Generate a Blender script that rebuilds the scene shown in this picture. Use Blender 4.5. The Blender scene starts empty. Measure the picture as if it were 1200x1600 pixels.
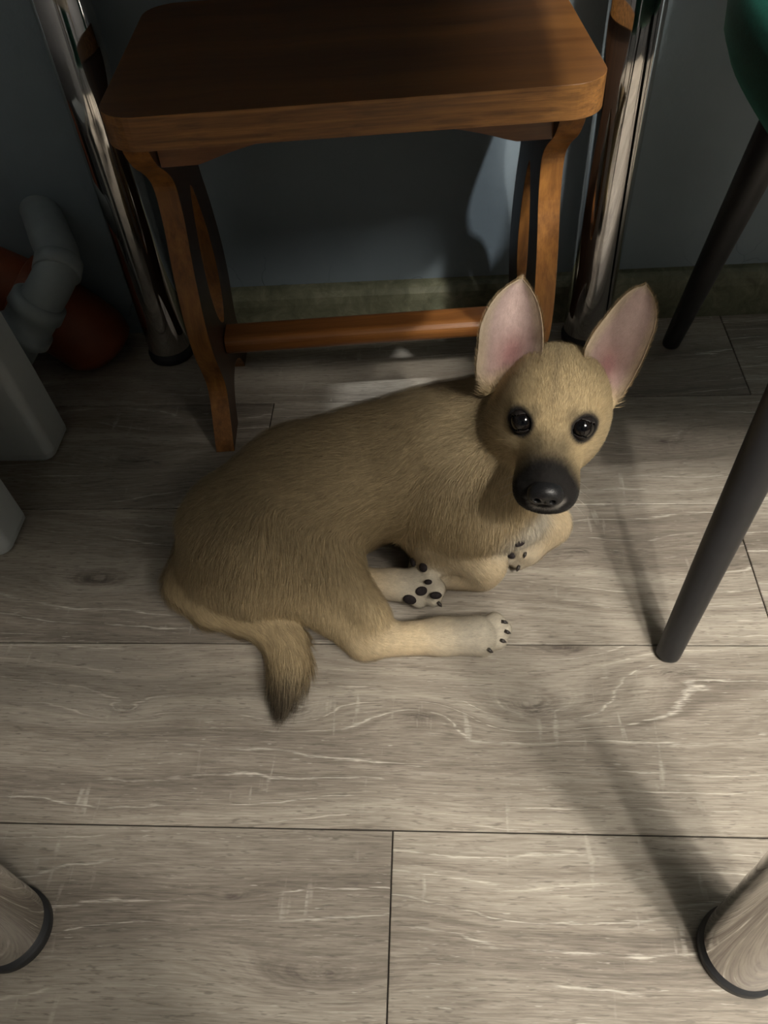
import bpy, bmesh, math, random
import numpy as np
from mathutils import Vector, Matrix

random.seed(7)
rng = np.random.default_rng(11)
scene = bpy.context.scene
col = scene.collection

# ------------------------------------------------------------------ camera
H = 0.70
FPX = 1250.7
_th, _roll, _yaw = math.radians(48.825), math.radians(-4.943), math.radians(5.99)
_d = np.array([0, math.cos(_th), -math.sin(_th)])
_r = np.array([1.0, 0, 0])
_u = np.cross(_r, _d)
_c, _s = math.cos(_roll), math.sin(_roll)
_r2, _u2 = _c * _r + _s * _u, -_s * _r + _c * _u
_cz, _sz = math.cos(_yaw), math.sin(_yaw)
_Z = np.array([[_cz, -_sz, 0], [_sz, _cz, 0], [0, 0, 1]])
RT, UP, FW = _Z @ _r2, _Z @ _u2, _Z @ _d
EYE = np.array([0, 0, H])


def ray(px, py):
    return FW + RT * (px - 600) / FPX - UP * (py - 800) / FPX


def at(px, py, z=0.0):
    """the point of height z seen at a photograph pixel"""
    v = ray(px, py)
    return EYE + v * ((z - H) / v[2])


cam_data = bpy.data.cameras.new('camera')
cam = bpy.data.objects.new('camera', cam_data)
col.objects.link(cam)
cam_data.sensor_fit = 'VERTICAL'
cam_data.sensor_height = 32.0
cam_data.lens = FPX / 1600 * 32.0
cam_data.clip_start = 0.01
M = Matrix.Identity(4)
for i in range(3):
    M[i][0], M[i][1], M[i][2], M[i][3] = RT[i], UP[i], -FW[i], EYE[i]
cam.matrix_world = M
scene.camera = cam

# ------------------------------------------------------------------ light
world = bpy.data.worlds.new('room_ambient')
scene.world = world
world.use_nodes = True
bg = world.node_tree.nodes['Background']
bg.inputs[0].default_value = (1.0, 0.95, 0.86, 1)
bg.inputs[1].default_value = 0.03


def lamp(name, loc, energy, color, radius):
    l = bpy.data.lights.new(name, 'POINT')
    l.energy, l.color, l.shadow_soft_size = energy, color, radius
    o = bpy.data.objects.new(name, l)
    o.location = loc
    col.objects.link(o)
    return o


lamp('ceiling_lamp_light', (1.09, -1.10, 2.5), 135, (1.0, 0.94, 0.85), 0.07)
lamp('ceiling_lamp_light', (0.744, -1.425, 2.5), 125, (1.0, 0.94, 0.85), 0.07)


def disc_fill(name, loc, aim, energy, color, size):
    l = bpy.data.lights.new(name, 'AREA')
    l.shape, l.size, l.energy, l.color = 'DISK', size, energy, color
    o = bpy.data.objects.new(name, l)
    o.location = loc
    o.rotation_euler = (Vector(aim) - Vector(loc)).to_track_quat('-Z', 'Y').to_euler()
    col.objects.link(o)
    return o


disc_fill('added_fill_disc', (1.40, -1.12, 2.45), (0.3, 0.1, 0), 52, (1.0, 0.94, 0.85), 0.9)  # added soft fill to lift the shadows, stands for no known lamp
sp = bpy.data.lights.new('ceiling_spot_light', 'SPOT')
sp.energy, sp.color, sp.shadow_soft_size = 200, (0.95, 0.97, 0.97), 0.05
sp.spot_size, sp.spot_blend = math.radians(13), 0.5
spo = bpy.data.objects.new('ceiling_spot_light', sp)
spo.location = (1.25, -0.10, 2.5)
spo.rotation_euler = (Vector((0.05, 0.90, 0.22)) - spo.location).to_track_quat('-Z', 'Y').to_euler()
col.objects.link(spo)

vs = scene.view_settings
vs.view_transform = 'Standard'
vs.look = 'None'
vs.exposure = 0.0
vs.gamma = 1.0
vs.use_curve_mapping = False


# ------------------------------------------------------------------ helpers
def tag(o, label=None, cat=None, group=None, kind=None):
    if label: o['label'] = label
    if cat: o['category'] = cat
    if group: o['group'] = group
    if kind: o['kind'] = kind
    return o


def empty(name, loc=(0, 0, 0), rz=0.0):
    o = bpy.data.objects.new(name, None)
    o.empty_display_size = 0.05
    o.location = loc
    o.rotation_euler = (0, 0, rz)
    col.objects.link(o)
    return o


def link(name, me, mat, parent=None, smooth=False):
    o = bpy.data.objects.new(name, me)
    col.objects.link(o)
    if mat is not None and not me.materials:
        me.materials.append(mat)
    if parent is not None:
        o.parent = parent
    if smooth:
        me.polygons.foreach_set('use_smooth', [True] * len(me.polygons))
    return o


def from_bm(name, bm, mat, parent=None, smooth=False):
    bmesh.ops.recalc_face_normals(bm, faces=bm.faces)
    me = bpy.data.meshes.new(name)
    bm.to_mesh(me)
    bm.free()
    return link(name, me, mat, parent, smooth)


def bevel_mod(o, w, seg=2, angle=40):
    m = o.modifiers.new('bevel', 'BEVEL')
    m.width, m.segments, m.limit_method, m.angle_limit = w, seg, 'ANGLE', math.radians(angle)
    return o


def bm_box(bm, lo, hi):
    v = [bm.verts.new((x, y, z)) for x in (lo[0], hi[0]) for y in (lo[1], hi[1]) for z in (lo[2], hi[2])]
    for f in ((0, 1, 3, 2), (4, 6, 7, 5), (0, 4, 5, 1), (2, 3, 7, 6), (0, 2, 6, 4), (1, 5, 7, 3)):
        bm.faces.new([v[i] for i in f])


def frame_of(t):
    t = Vector(t).normalized()
    a = Vector((0, 0, 1)) if abs(t.z) < 0.9 else Vector((1, 0, 0))
    n = t.cross(a).normalized()
    return n, t.cross(n).normalized()


def bm_tube(bm, pts, rad, n=24, caps=True):
    """tube through pts with a radius for each"""
    pts = [Vector(p) for p in pts]
    rings = []
    prev = None
    for i, p in enumerate(pts):
        t = (pts[min(i + 1, len(pts) - 1)] - pts[max(i - 1, 0)])
        if t.length < 1e-9: t = pts[-1] - pts[0]
        t.normalize()
        if prev is None:
            a, b = frame_of(t)
        else:
            a = (prev - t * prev.dot(t)).normalized()
            b = t.cross(a)
        prev = a
        rings.append([bm.verts.new(p + (a * math.cos(k * 2 * math.pi / n) + b * math.sin(k * 2 * math.pi / n)) * rad[i]) for k in range(n)])
    for r0, r1 in zip(rings, rings[1:]):
        for k in range(n):
            bm.faces.new((r0[k], r0[(k + 1) % n], r1[(k + 1) % n], r1[k]))
    if caps:
        bm.faces.new(list(reversed(rings[0])))
        bm.faces.new(rings[-1])


def spline(pts, n):
    """Catmull-Rom through rows of pts"""
    P = np.asarray(pts, float)
    P = np.vstack([2 * P[0] - P[1], P, 2 * P[-1] - P[-2]])
    out = []
    m = len(P) - 3
    for k in range(n):
        s = k / (n - 1) * m
        i = min(int(s), m - 1)
        t = s - i
        a, b, c, d = P[i:i + 4]
        out.append(0.5 * ((2 * b) + (-a + c) * t + (2 * a - 5 * b + 4 * c - d) * t * t + (-a + 3 * b - 3 * c + d) * t ** 3))
    return np.array(out)


def bm_plate(outer, holes, lo, hi, put):
    """flat plate from a 2-D outline with holes; put(u, v, w) -> point, w in lo..hi"""
    bm = bmesh.new()
    edges = []
    for loop in [outer] + holes:
        vs_ = [bm.verts.new(put(u, v, lo)) for u, v in loop]
        for i in range(len(vs_)):
            edges.append(bm.edges.new((vs_[i], vs_[(i + 1) % len(vs_)])))
    bmesh.ops.triangle_fill(bm, edges=edges, use_beauty=True, use_dissolve=False)
    ret = bmesh.ops.extrude_face_region(bm, geom=list(bm.faces))
    ev = [g for g in ret['geom'] if isinstance(g, bmesh.types.BMVert)]
    d = Vector(put(0, 0, hi)) - Vector(put(0, 0, lo))
    bmesh.ops.translate(bm, verts=ev, vec=d)
    return bm


def rounded_rect(x0, x1, y0, y1, r, n=8):
    out = []
    for cx, cy, a0 in ((x1 - r, y0 + r, -90), (x1 - r, y1 - r, 0), (x0 + r, y1 - r, 90), (x0 + r, y0 + r, 180)):
        for k in range(n + 1):
            a = math.radians(a0 + 90 * k / n)
            out.append((cx + r * math.cos(a), cy + r * math.sin(a)))
    return out


# ------------------------------------------------------------------ materials
class NT:
    """small helper for node trees"""

    def __init__(self, name):
        self.mat = bpy.data.materials.new(name)
        self.mat.use_nodes = True
        self.t = self.mat.node_tree
        self.bsdf = self.t.nodes['Principled BSDF']

    def n(self, kind, **kw):
        nd = self.t.nodes.new(kind)
        for k, v in kw.items():
            setattr(nd, k, v)
        return nd

    def put(self, sock, v):
        if isinstance(v, bpy.types.NodeSocket):
            self.t.links.new(v, sock)
        elif v is not None:
            sock.default_value = v

    def math(self, op, a, b=None, c=None, clamp=False):
        m = self.n('ShaderNodeMath', operation=op, use_clamp=clamp)
        for i, v in enumerate((a, b, c)):
            self.put(m.inputs[i], v)
        return m.outputs[0]

    def combine(self, x, y, z):
        c = self.n('ShaderNodeCombineXYZ')
        for i, v in enumerate((x, y, z)): self.put(c.inputs[i], v)
        return c.outputs[0]

    def noise(self, vec, scale, detail=4, rough=0.55, w=None, dist=0.0):
        nd = self.n('ShaderNodeTexNoise', noise_dimensions='4D' if w is not None else '3D')
        self.put(nd.inputs['Vector'], vec)
        nd.inputs['Scale'].default_value = scale
        nd.inputs['Detail'].default_value = detail
        nd.inputs['Roughness'].default_value = rough
        nd.inputs['Distortion'].default_value = dist
        if w is not None: self.put(nd.inputs['W'], w)
        return nd.outputs[0]

    def ramp(self, fac, stops, interp='LINEAR'):
        r = self.n('ShaderNodeValToRGB')
        r.color_ramp.interpolation = interp
        el = r.color_ramp.elements
        while len(el) < len(stops): el.new(0.5)
        for e, (p, c) in zip(el, stops):
            e.position = p
            e.color = (*c, 1) if len(c) == 3 else c
        self.put(r.inputs[0], fac)
        return r.outputs[0]

    def mix(self, fac, a, b, mode='MIX'):
        m = self.n('ShaderNodeMix', data_type='RGBA', blend_type=mode)
        self.put(m.inputs[0], fac)
        for s, v in ((m.inputs[6], a), (m.inputs[7], b)):
            self.put(s, (*v, 1) if isinstance(v, tuple) and len(v) == 3 else v)
        return m.outputs[2]

    def remap(self, v, a, b, c=0.0, d=1.0, smooth=False):
        m = self.n('ShaderNodeMapRange', interpolation_type='SMOOTHSTEP' if smooth else 'LINEAR')
        for i, x in enumerate((v, a, b, c, d)): self.put(m.inputs[i], x)
        return m.outputs[0]

    def bump(self, height, strength, dist):
        b = self.n('ShaderNodeBump')
        b.inputs['Strength'].default_value = strength
        b.inputs['Distance'].default_value = dist
        self.put(b.inputs['Height'], height)
        self.t.links.new(b.outputs[0], self.bsdf.inputs['Normal'])

    def set(self, **kw):
        for k, v in kw.items():
            self.put(self.bsdf.inputs[k.replace('_', ' ')], (*v, 1) if isinstance(v, tuple) and len(v) == 3 else v)
        return self.mat


def plain(name, color, rough=0.5, metal=0.0, spec=0.5, noise_amt=0.12, scale=40):
    """a material of one colour with slight mottling"""
    t = NT(name)
    tc = t.n('ShaderNodeTexCoord').outputs['Object']
    nz = t.noise(tc, scale, 3)
    dark = tuple(c * (1 - noise_amt) for c in color)
    light = tuple(min(1, c * (1 + noise_amt)) for c in color)
    c = t.ramp(nz, [(0.3, dark), (0.7, light)])
    t.set(Base_Color=c, Roughness=rough, Metallic=metal, Specular_IOR_Level=spec)
    return t.mat


# printed grey oak planks: knots in the world's floor coordinates (x, y, size_x, size_y, amount)
KNOTS = [(at(832, 1108), 0.060, 0.026, 0.050), (at(462, 1113), 0.035, 0.014, 0.026), (at(192, 1110), 0.035, 0.013, 0.024),
         (at(880, 1014), 0.050, 0.014, 0.018), (at(655, 1118), 0.040, 0.016, -0.026), (at(487, 1522), 0.070, 0.018, 0.034),
         (at(150, 905), 0.060, 0.020, 0.034), (at(900, 860), 0.050, 0.014, -0.028), (at(1060, 1050), 0.050, 0.016, -0.010),
         (at(210, 720), 0.070, 0.020, 0.034), (at(1040, 690), 0.060, 0.018, 0.030), (at(365, 1402), 0.02, 0.006, 0.010)]


def make_plank_material():
    t = NT('grey_oak_print')
    pos = t.n('ShaderNodeNewGeometry').outputs['Position']
    sep = t.n('ShaderNodeSeparateXYZ')
    t.put(sep.inputs[0], pos)
    x, y = sep.outputs[0], sep.outputs[1]
    oi = t.n('ShaderNodeObjectInfo')
    seed = t.math('MULTIPLY', oi.outputs['Random'], 37.0)
    # field whose level lines are the growth rings
    g = t.math('ADD', y, t.math('MULTIPLY', t.math('SUBTRACT', t.noise(t.combine(t.math('MULTIPLY', x, 1.0), t.math('MULTIPLY', y, 3.0), 0.0), 2.6, 2, 0.5, seed), 0.5), 0.13))
    core = None
    for (k, sx, sy, amt) in KNOTS:
        dx = t.math('DIVIDE', t.math('SUBTRACT', x, float(k[0])), sx)
        dy = t.math('DIVIDE', t.math('SUBTRACT', y, float(k[1])), sy)
        q = t.math('ADD', t.math('MULTIPLY', dx, dx), t.math('MULTIPLY', dy, dy))
        e = t.math('EXPONENT', t.math('MULTIPLY', q, -1.0))
        g = t.math('ADD', g, t.math('MULTIPLY', e, amt))
        c = t.math('EXPONENT', t.math('MULTIPLY', q, -6.0))
        core = c if core is None else t.math('ADD', core, c)
    wob = t.noise(t.combine(t.math('MULTIPLY', x, 30.0), t.math('MULTIPLY', y, 120.0), seed), 1.0, 3)
    g2 = t.math('ADD', g, t.math('MULTIPLY', t.math('SUBTRACT', wob, 0.5), 0.008))
    rings = t.noise(t.combine(t.math('MULTIPLY', x, 0.5), t.math('MULTIPLY', g2, 62.0), seed), 1.0, 4, 0.65)
    broad = t.noise(t.combine(t.math('MULTIPLY', x, 1.2), t.math('MULTIPLY', g, 13.0), seed), 1.0, 2, 0.5)
    gf = t.math('ADD', t.math('MULTIPLY', y, 0.8), t.math('MULTIPLY', g, 0.2))
    fib = t.noise(t.combine(t.math('MULTIPLY', x, 34.0), t.math('MULTIPLY', gf, 760.0), seed), 1.0, 3, 0.65)
    fib2 = t.noise(t.combine(t.math('MULTIPLY', x, 75.0), t.math('MULTIPLY', y, 520.0), t.math('ADD', seed, 9.0)), 1.0, 2, 0.5)
    v = t.math('ADD', t.math('MULTIPLY', rings, 0.62), t.math('ADD', t.math('MULTIPLY', broad, 0.70), t.math('MULTIPLY', fib, 0.66)))
    v = t.math('SUBTRACT', v, 0.49)
    base = t.ramp(v, [(0.22, (0.125, 0.106, 0.086)), (0.42, (0.235, 0.205, 0.168)), (0.56, (0.330, 0.294, 0.243)), (0.75, (0.455, 0.412, 0.345))])
    # dark pores and pale chalky flecks along the grain
    pores = t.remap(fib2, 0.60, 0.70, 0.0, 0.55)
    base = t.mix(pores, base, (0.11, 0.095, 0.08))
    line = t.remap(t.math('ABSOLUTE', t.math('SUBTRACT', t.math('FRACT', t.math('MULTIPLY', g2, 42.0)), 0.5)), 0.0, 0.055, 1.0, 0.0)
    patch = t.remap(t.noise(t.combine(t.math('MULTIPLY', x, 7.0), t.math('MULTIPLY', y, 16.0), seed), 1.0, 3), 0.46, 0.56, 0.0, 1.0)
    fleck = t.math('MULTIPLY', t.math('MULTIPLY', line, patch), t.remap(fib, 0.40, 0.56, 0.0, 0.95))
    flk2 = t.math('MULTIPLY', t.remap(t.noise(t.combine(t.math('MULTIPLY', x, 60.0), t.math('MULTIPLY', y, 600.0), t.math('ADD', seed, 4.0)), 1.0, 2), 0.68, 0.76, 0.0, 0.6), 1.0)
    # saw marks across the grain
    saw = t.remap(t.noise(t.combine(t.math('MULTIPLY', x, 95.0), t.math('MULTIPLY', y, 16.0), t.math('ADD', seed, 21.0)), 1.0, 2), 0.64, 0.74, 0.0, 0.45)
    saw = t.math('MULTIPLY', saw, t.math('MULTIPLY', patch, t.remap(fib2, 0.35, 0.55, 0.0, 1.0)))
    pale = t.math('MAXIMUM', t.math('MAXIMUM', fleck, flk2), saw)
    base = t.mix(pale, base, (0.62, 0.58, 0.50))
    knot = t.math('MULTIPLY', t.math('MINIMUM', core, 1.0), t.remap(t.noise(t.combine(t.math('MULTIPLY', x, 60.0), t.math('MULTIPLY', g2, 330.0), seed), 1.0, 3, 0.6), 0.38, 0.60, 0.95, 0.15))
    base = t.mix(knot, base, (0.075, 0.06, 0.05))
    tone = t.remap(oi.outputs['Random'], 0.0, 1.0, 0.90, 1.10)
    tn = t.n('ShaderNodeVectorMath', operation='SCALE')
    t.put(tn.inputs[0], base)
    t.put(tn.inputs['Scale'], tone)
    t.set(Base_Color=tn.outputs[0], Roughness=t.remap(fib, 0.3, 0.7, 0.42, 0.58), Specular_IOR_Level=0.35)
    t.bump(t.math('SUBTRACT', fib, t.math('MULTIPLY', pores, 0.6)), 0.25, 0.0006)
    return t.mat


def make_wood(name, dark, light, along='x', rough=0.32, freq=55.0, coat=0.25):
    t = NT(name)
    tc = t.n('ShaderNodeTexCoord').outputs['Object']
    sep = t.n('ShaderNodeSeparateXYZ')
    t.put(sep.inputs[0], tc)
    ax = {'x': 0, 'y': 1, 'z': 2}[along]
    o = [s for i, s in enumerate(sep.outputs) if i != ax]
    l = sep.outputs[ax]
    wob = t.noise(tc, 9.0, 2)
    a = t.math('ADD', o[0], t.math('MULTIPLY', wob, 0.03))
    vec = t.combine(t.math('MULTIPLY', l, 2.2), t.math('MULTIPLY', a, freq), t.math('MULTIPLY', o[1], freq * 1.6))
    gr = t.noise(vec, 1.0, 5, 0.62)
    fine = t.noise(t.combine(t.math('MULTIPLY', l, 30.0), t.math('MULTIPLY', o[0], 700.0), t.math('MULTIPLY', o[1], 700.0)), 1.0, 2)
    v = t.math('ADD', t.math('MULTIPLY', gr, 0.8), t.math('MULTIPLY', fine, 0.2))
    mid = tuple((p + q) / 2 for p, q in zip(dark, light))
    c = t.ramp(v, [(0.32, dark), (0.5, mid), (0.66, light)])
    t.set(Base_Color=c, Roughness=rough, Specular_IOR_Level=0.5, Coat_Weight=coat, Coat_Roughness=0.25)
    t.bump(v, 0.15, 0.0008)
    return t.mat


def make_wall_material():
    t = NT('blue_grey_wall_paint')
    pos = t.n('ShaderNodeNewGeometry').outputs['Position']
    sep = t.n('ShaderNodeSeparateXYZ')
    t.put(sep.inputs[0], pos)
    nz = t.noise(pos, 55.0, 5, 0.6)
    big = t.noise(pos, 6.0, 3)
    vor = t.n('ShaderNodeTexVoronoi', feature='DISTANCE_TO_EDGE')
    wv = t.n('ShaderNodeVectorMath', operation='ADD')
    t.put(wv.inputs[0], pos)
    nc = t.n('ShaderNodeTexNoise')
    t.put(nc.inputs['Vector'], pos)
    nc.inputs['Scale'].default_value = 25
    sc = t.n('ShaderNodeVectorMath', operation='SCALE')
    t.put(sc.inputs[0], nc.outputs[1])
    sc.inputs['Scale'].default_value = 0.05
    t.put(wv.inputs[1], sc.outputs[0])
    t.put(vor.inputs['Vector'], wv.outputs[0])
    vor.inputs['Scale'].default_value = 14
    crack = t.remap(vor.outputs['Distance'], 0.0, 0.012, 1.0, 0.0)
    low = t.math('MULTIPLY', t.remap(sep.outputs[2], 0.08, 0.13, 1.0, 0.0), t.remap(big, 0.48, 0.6, 0.0, 1.0))
    crack = t.math('MULTIPLY', crack, low)
    c = t.ramp(big, [(0.35, (0.205, 0.255, 0.290)), (0.65, (0.235, 0.290, 0.328))])
    c = t.mix(t.math('MULTIPLY', crack, 0.6), c, (0.06, 0.065, 0.07))
    t.set(Base_Color=c, Roughness=0.62, Specular_IOR_Level=0.3)
    t.bump(t.math('SUBTRACT', nz, crack), 0.35, 0.002)
    return t.mat


def make_baseboard_material():
    t = NT('green_marbled_plastic')
    pos = t.n('ShaderNodeNewGeometry').outputs['Position']
    a = t.noise(pos, 38.0, 6, 0.7, dist=1.2)
    b = t.noise(pos, 9.0, 3)
    v = t.math('ADD', t.math('MULTIPLY', a, 0.7), t.math('MULTIPLY', b, 0.3))
    c = t.ramp(v, [(0.35, (0.105, 0.112, 0.070)), (0.52, (0.185, 0.190, 0.125)), (0.68, (0.290, 0.290, 0.205))])
    t.set(Base_Color=c, Roughness=0.45, Specular_IOR_Level=0.35)
    return t.mat


MAT = {}
MAT['plank'] = make_plank_material()
MAT['joint'] = plain('dark_floor_joint', (0.035, 0.030, 0.025), 0.9)
MAT['wall'] = make_wall_material()
MAT['baseboard'] = make_baseboard_material()
MAT['stool_seat'] = make_wood('varnished_brown_seat_wood', (0.085, 0.030, 0.006), (0.180, 0.072, 0.015), 'x', 0.45, 30, 0.0)
MAT['stool_edge'] = make_wood('varnished_orange_wood', (0.125, 0.046, 0.009), (0.34, 0.145, 0.032), 'z', 0.42, 90, 0.05)
MAT['seat_edge'] = make_wood('layered_seat_edge_wood', (0.090, 0.034, 0.007), (0.34, 0.150, 0.036), 'x', 0.42, 130, 0.05)
MAT['stool_side'] = make_wood('dark_stained_panel_wood', (0.028, 0.012, 0.005), (0.060, 0.024, 0.008), 'z', 0.45, 40, 0.05)
MAT['stool_bar'] = make_wood('varnished_reddish_bar_wood', (0.105, 0.036, 0.009), (0.25, 0.098, 0.025), 'x', 0.33, 45, 0.1)
MAT['chrome'] = plain('polished_chrome', (0.62, 0.60, 0.58), 0.07, 1.0, 0.5, 0.02)
MAT['ceiling'] = plain('white_ceiling_paint', (0.76, 0.75, 0.72), 0.8, 0.0, 0.2, 0.02, 10)
MAT['charcoal'] = plain('charcoal_wall_paint', (0.045, 0.046, 0.048), 0.75, 0.0, 0.2, 0.05, 10)
MAT['rubber'] = plain('black_rubber', (0.018, 0.019, 0.021), 0.55)
MAT['table_top'] = plain('white_table_laminate', (0.32, 0.31, 0.29), 0.5)
MAT['black_metal'] = plain('matt_black_lacquer', (0.016, 0.016, 0.017), 0.42, 0.0, 0.4)
MAT['white_plastic'] = plain('white_plastic', (0.62, 0.66, 0.66), 0.38, 0.0, 0.5, 0.04, 20)
MAT['grey_pipe'] = plain('grey_plastic_pipe', (0.25, 0.29, 0.30), 0.45, 0.0, 0.4, 0.08, 30)
MAT['orange_pipe'] = plain('orange_plastic_pipe', (0.20, 0.048, 0.014), 0.45, 0.0, 0.4, 0.12, 25)


def make_velvet():
    t = NT('dark_green_velvet')
    tc = t.n('ShaderNodeTexCoord').outputs['Object']
    nz = t.noise(tc, 420.0, 2)
    c = t.ramp(nz, [(0.3, (0.002, 0.020, 0.014)), (0.7, (0.005, 0.042, 0.030))])
    t.set(Base_Color=c, Roughness=0.75, Specular_IOR_Level=0.2, Sheen_Weight=0.25, Sheen_Roughness=0.4)
    t.bsdf.inputs['Sheen Tint'].default_value = (0.05, 0.45, 0.32, 1)
    return t.mat


MAT['velvet'] = make_velvet()

# ------------------------------------------------------------------ setting
bm = bmesh.new()
bm_box(bm, (-0.90, -2.5, -0.03), (2.4, 1.08, -0.0022))
floor = from_bm('floor', bm, MAT['joint'])
tag(floor, 'grey-brown oak plank floor with dark joints', 'floor', kind='structure')
PW = 0.1862
LEN = 1.35
joint_x = {-9: -.9, 0: -0.042, 1: -0.72, 2: 0.331, 3: -0.2187, 4: -0.95, -1: 0.45, -2: -0.3}
plank_mesh = {}


def plank(x0, x1, y0, y1):
    key = (round(x1 - x0, 3), round(y1 - y0, 3))
    if key not in plank_mesh:
        hx, hy, b = key[0] / 2, key[1] / 2, 0.0007
        g = 0.0006
        bm = bmesh.new()
        top = [bm.verts.new((sx * (hx - g - b), sy * (hy - g - b), 0)) for sx, sy in ((-1, -1), (1, -1), (1, 1), (-1, 1))]
        mid = [bm.verts.new((sx * (hx - g), sy * (hy - g), -b)) for sx, sy in ((-1, -1), (1, -1), (1, 1), (-1, 1))]
        low = [bm.verts.new((sx * (hx - g), sy * (hy - g), -0.0025)) for sx, sy in ((-1, -1), (1, -1), (1, 1), (-1, 1))]
        bm.faces.new(top)
        for A, B in ((top, mid), (mid, low)):
            for i in range(4):
                bm.faces.new((A[i], B[i], B[(i + 1) % 4], A[(i + 1) % 4]))
        bmesh.ops.recalc_face_normals(bm, faces=bm.faces)
        me = bpy.data.meshes.new('plank')
        bm.to_mesh(me)
        bm.free()
        me.materials.append(MAT['plank'])
        plank_mesh[key] = me
    o = bpy.data.objects.new('plank', plank_mesh[key])
    o.location = ((x0 + x1) / 2, (y0 + y1) / 2, 0)
    o.parent = floor
    col.objects.link(o)


for k in range(-13, 5):
    y0 = 0.0590 + k * PW
    y1 = min(y0 + PW, 1.0)
    j = joint_x.get(k, -0.4 + 0.37 * (k % 3))
    x = j
    while x > -0.80: x -= LEN
    while x < 2.28:
        xa, xb = max(x, -0.80), min(x + LEN, 2.28)
        if xb - xa > 0.02:
            plank(xa, xb, y0, y1)
        x += LEN

WROT = 0.033
wall_y = lambda x: 0.9725 + WROT * (x + 0.217)
bm = bmesh.new()
bm_box(bm, (-0.90, 0.0, -0.03), (2.4, 0.10, 2.7))
wall = from_bm('wall_back', bm, MAT['wall'])
wall.location = (0, wall_y(0), 0)
wall.rotation_euler = (0, 0, math.atan(WROT))
tag(wall, 'dark blue-grey painted wall behind the wooden stool', 'wall', kind='structure')
for nm_, lo_, hi_, lab_, m_ in (('wall_left', (-0.90, -2.5, -0.03), (-0.80, 0.945, 2.7), 'charcoal wall on the left side of the kitchen', 'charcoal'),
                                ('wall_right', (2.28, -2.5, -0.03), (2.38, 1.03, 2.7), 'charcoal wall on the right side of the kitchen', 'charcoal'),
                                ('wall_front', (-0.80, -2.5, -0.03), (2.28, -2.4, 2.7), 'charcoal wall behind the viewer', 'charcoal'),
                                ('ceiling', (-0.90, -2.5, 2.65), (2.4, 1.1, 2.7), 'plain white ceiling', 'ceiling')):
    bm = bmesh.new()
    bm_box(bm, lo_, hi_)
    tag(from_bm(nm_, bm, MAT[m_]), lab_, 'ceiling' if m_ == 'ceiling' else 'wall', kind='structure')
# skirting profile
prof = [(0.0, 0.0), (-0.019, 0.0), (-0.019, 0.048), (-0.0175, 0.058), (-0.013, 0.065), (-0.007, 0.0685), (0.0, 0.070)]
bm = bmesh.new()
ra = [bm.verts.new((-0.41, p[0], p[1])) for p in prof]
rb = [bm.verts.new((2.26, p[0], p[1])) for p in prof]
for i in range(len(prof)):
    k = (i + 1) % len(prof)
    bm.faces.new((ra[i], ra[k], rb[k], rb[i]))
bm.faces.new(ra)
bm.faces.new(rb)
bb = from_bm('baseboard_back', bm, MAT['baseboard'])
bb.location = (0, wall_y(0) - 0.0003, 0.0003)
bb.rotation_euler = (0, 0, math.atan(WROT))
tag(bb, 'olive green marbled skirting board along the wall', 'baseboard', kind='structure')

# ------------------------------------------------------------------ table on chrome legs
table = empty('dining_table', (-0.06, 0.55, 0))
tag(table, 'table with four round chrome legs standing over the puppy and the stool', 'table')
bm = bm_plate(rounded_rect(-0.40, 0.332, -0.63, 0.405, 0.03), [], 0.735, 0.765, lambda u, v, w: (u, v, w))
bevel_mod(from_bm('table_top', bm, MAT['table_top'], table), 0.003)
legs = [(0.2275, 0.1585), (-0.349, 0.1585), (0.2045, 0.9305), (-0.381, 0.9155)]
for lx, ly in legs:
    x, y = lx + 0.06, ly - 0.55
    bm = bmesh.new()
    bm_tube(bm, [(x, y, 0.016), (x, y, 0.0170), (x, y, 0.0174), (x, y, 0.019), (x, y, 0.03), (x, y, 0.3), (x, y, 0.72)], [0.0294, 0.030, 0.030, 0.030, 0.030, 0.030, 0.030], 96)
    leg = from_bm('leg', bm, MAT['chrome'], table, True)
    leg.data.polygons[-1].use_smooth = leg.data.polygons[-2].use_smooth = False
    bm = bmesh.new()
    bm_tube(bm, [(x, y, 0.0), (x, y, 0.0015), (x, y, 0.009), (x, y, 0.011), (x, y, 0.0115), (x, y, 0.0163)],
            [0.030, 0.0318, 0.0322, 0.0316, 0.0302, 0.0302], 64)
    from_bm('rubber_foot', bm, MAT['rubber'], leg, True)
    bm = bmesh.new()
    bm_tube(bm, [(x, y, 0.718), (x, y, 0.722), (x, y, 0.735)], [0.05, 0.055, 0.055], 48)
    from_bm('mounting_plate', bm, MAT['chrome'], leg, False)

# ------------------------------------------------------------------ wooden stool
SA, SB = at(150, 190, .43), at(955, 130, .43)
smid = (SA + SB) / 2
syaw = math.atan2(SB[1] - SA[1], SB[0] - SA[0])
stool = empty('wooden_stool', (smid[0], smid[1], 0), syaw)
tag(stool, 'varnished brown wooden stool with curved lyre legs against the wall', 'stool')
SD = 0.283


def two_tone(o, side, axis, mat):
    """broad faces keep the dark stain, the cut edges show the paler layers"""
    o.data.materials.append(mat)
    for f in o.data.polygons:
        if abs(f.normal[axis]) < 0.7: f.material_index = 1
    return o


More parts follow.
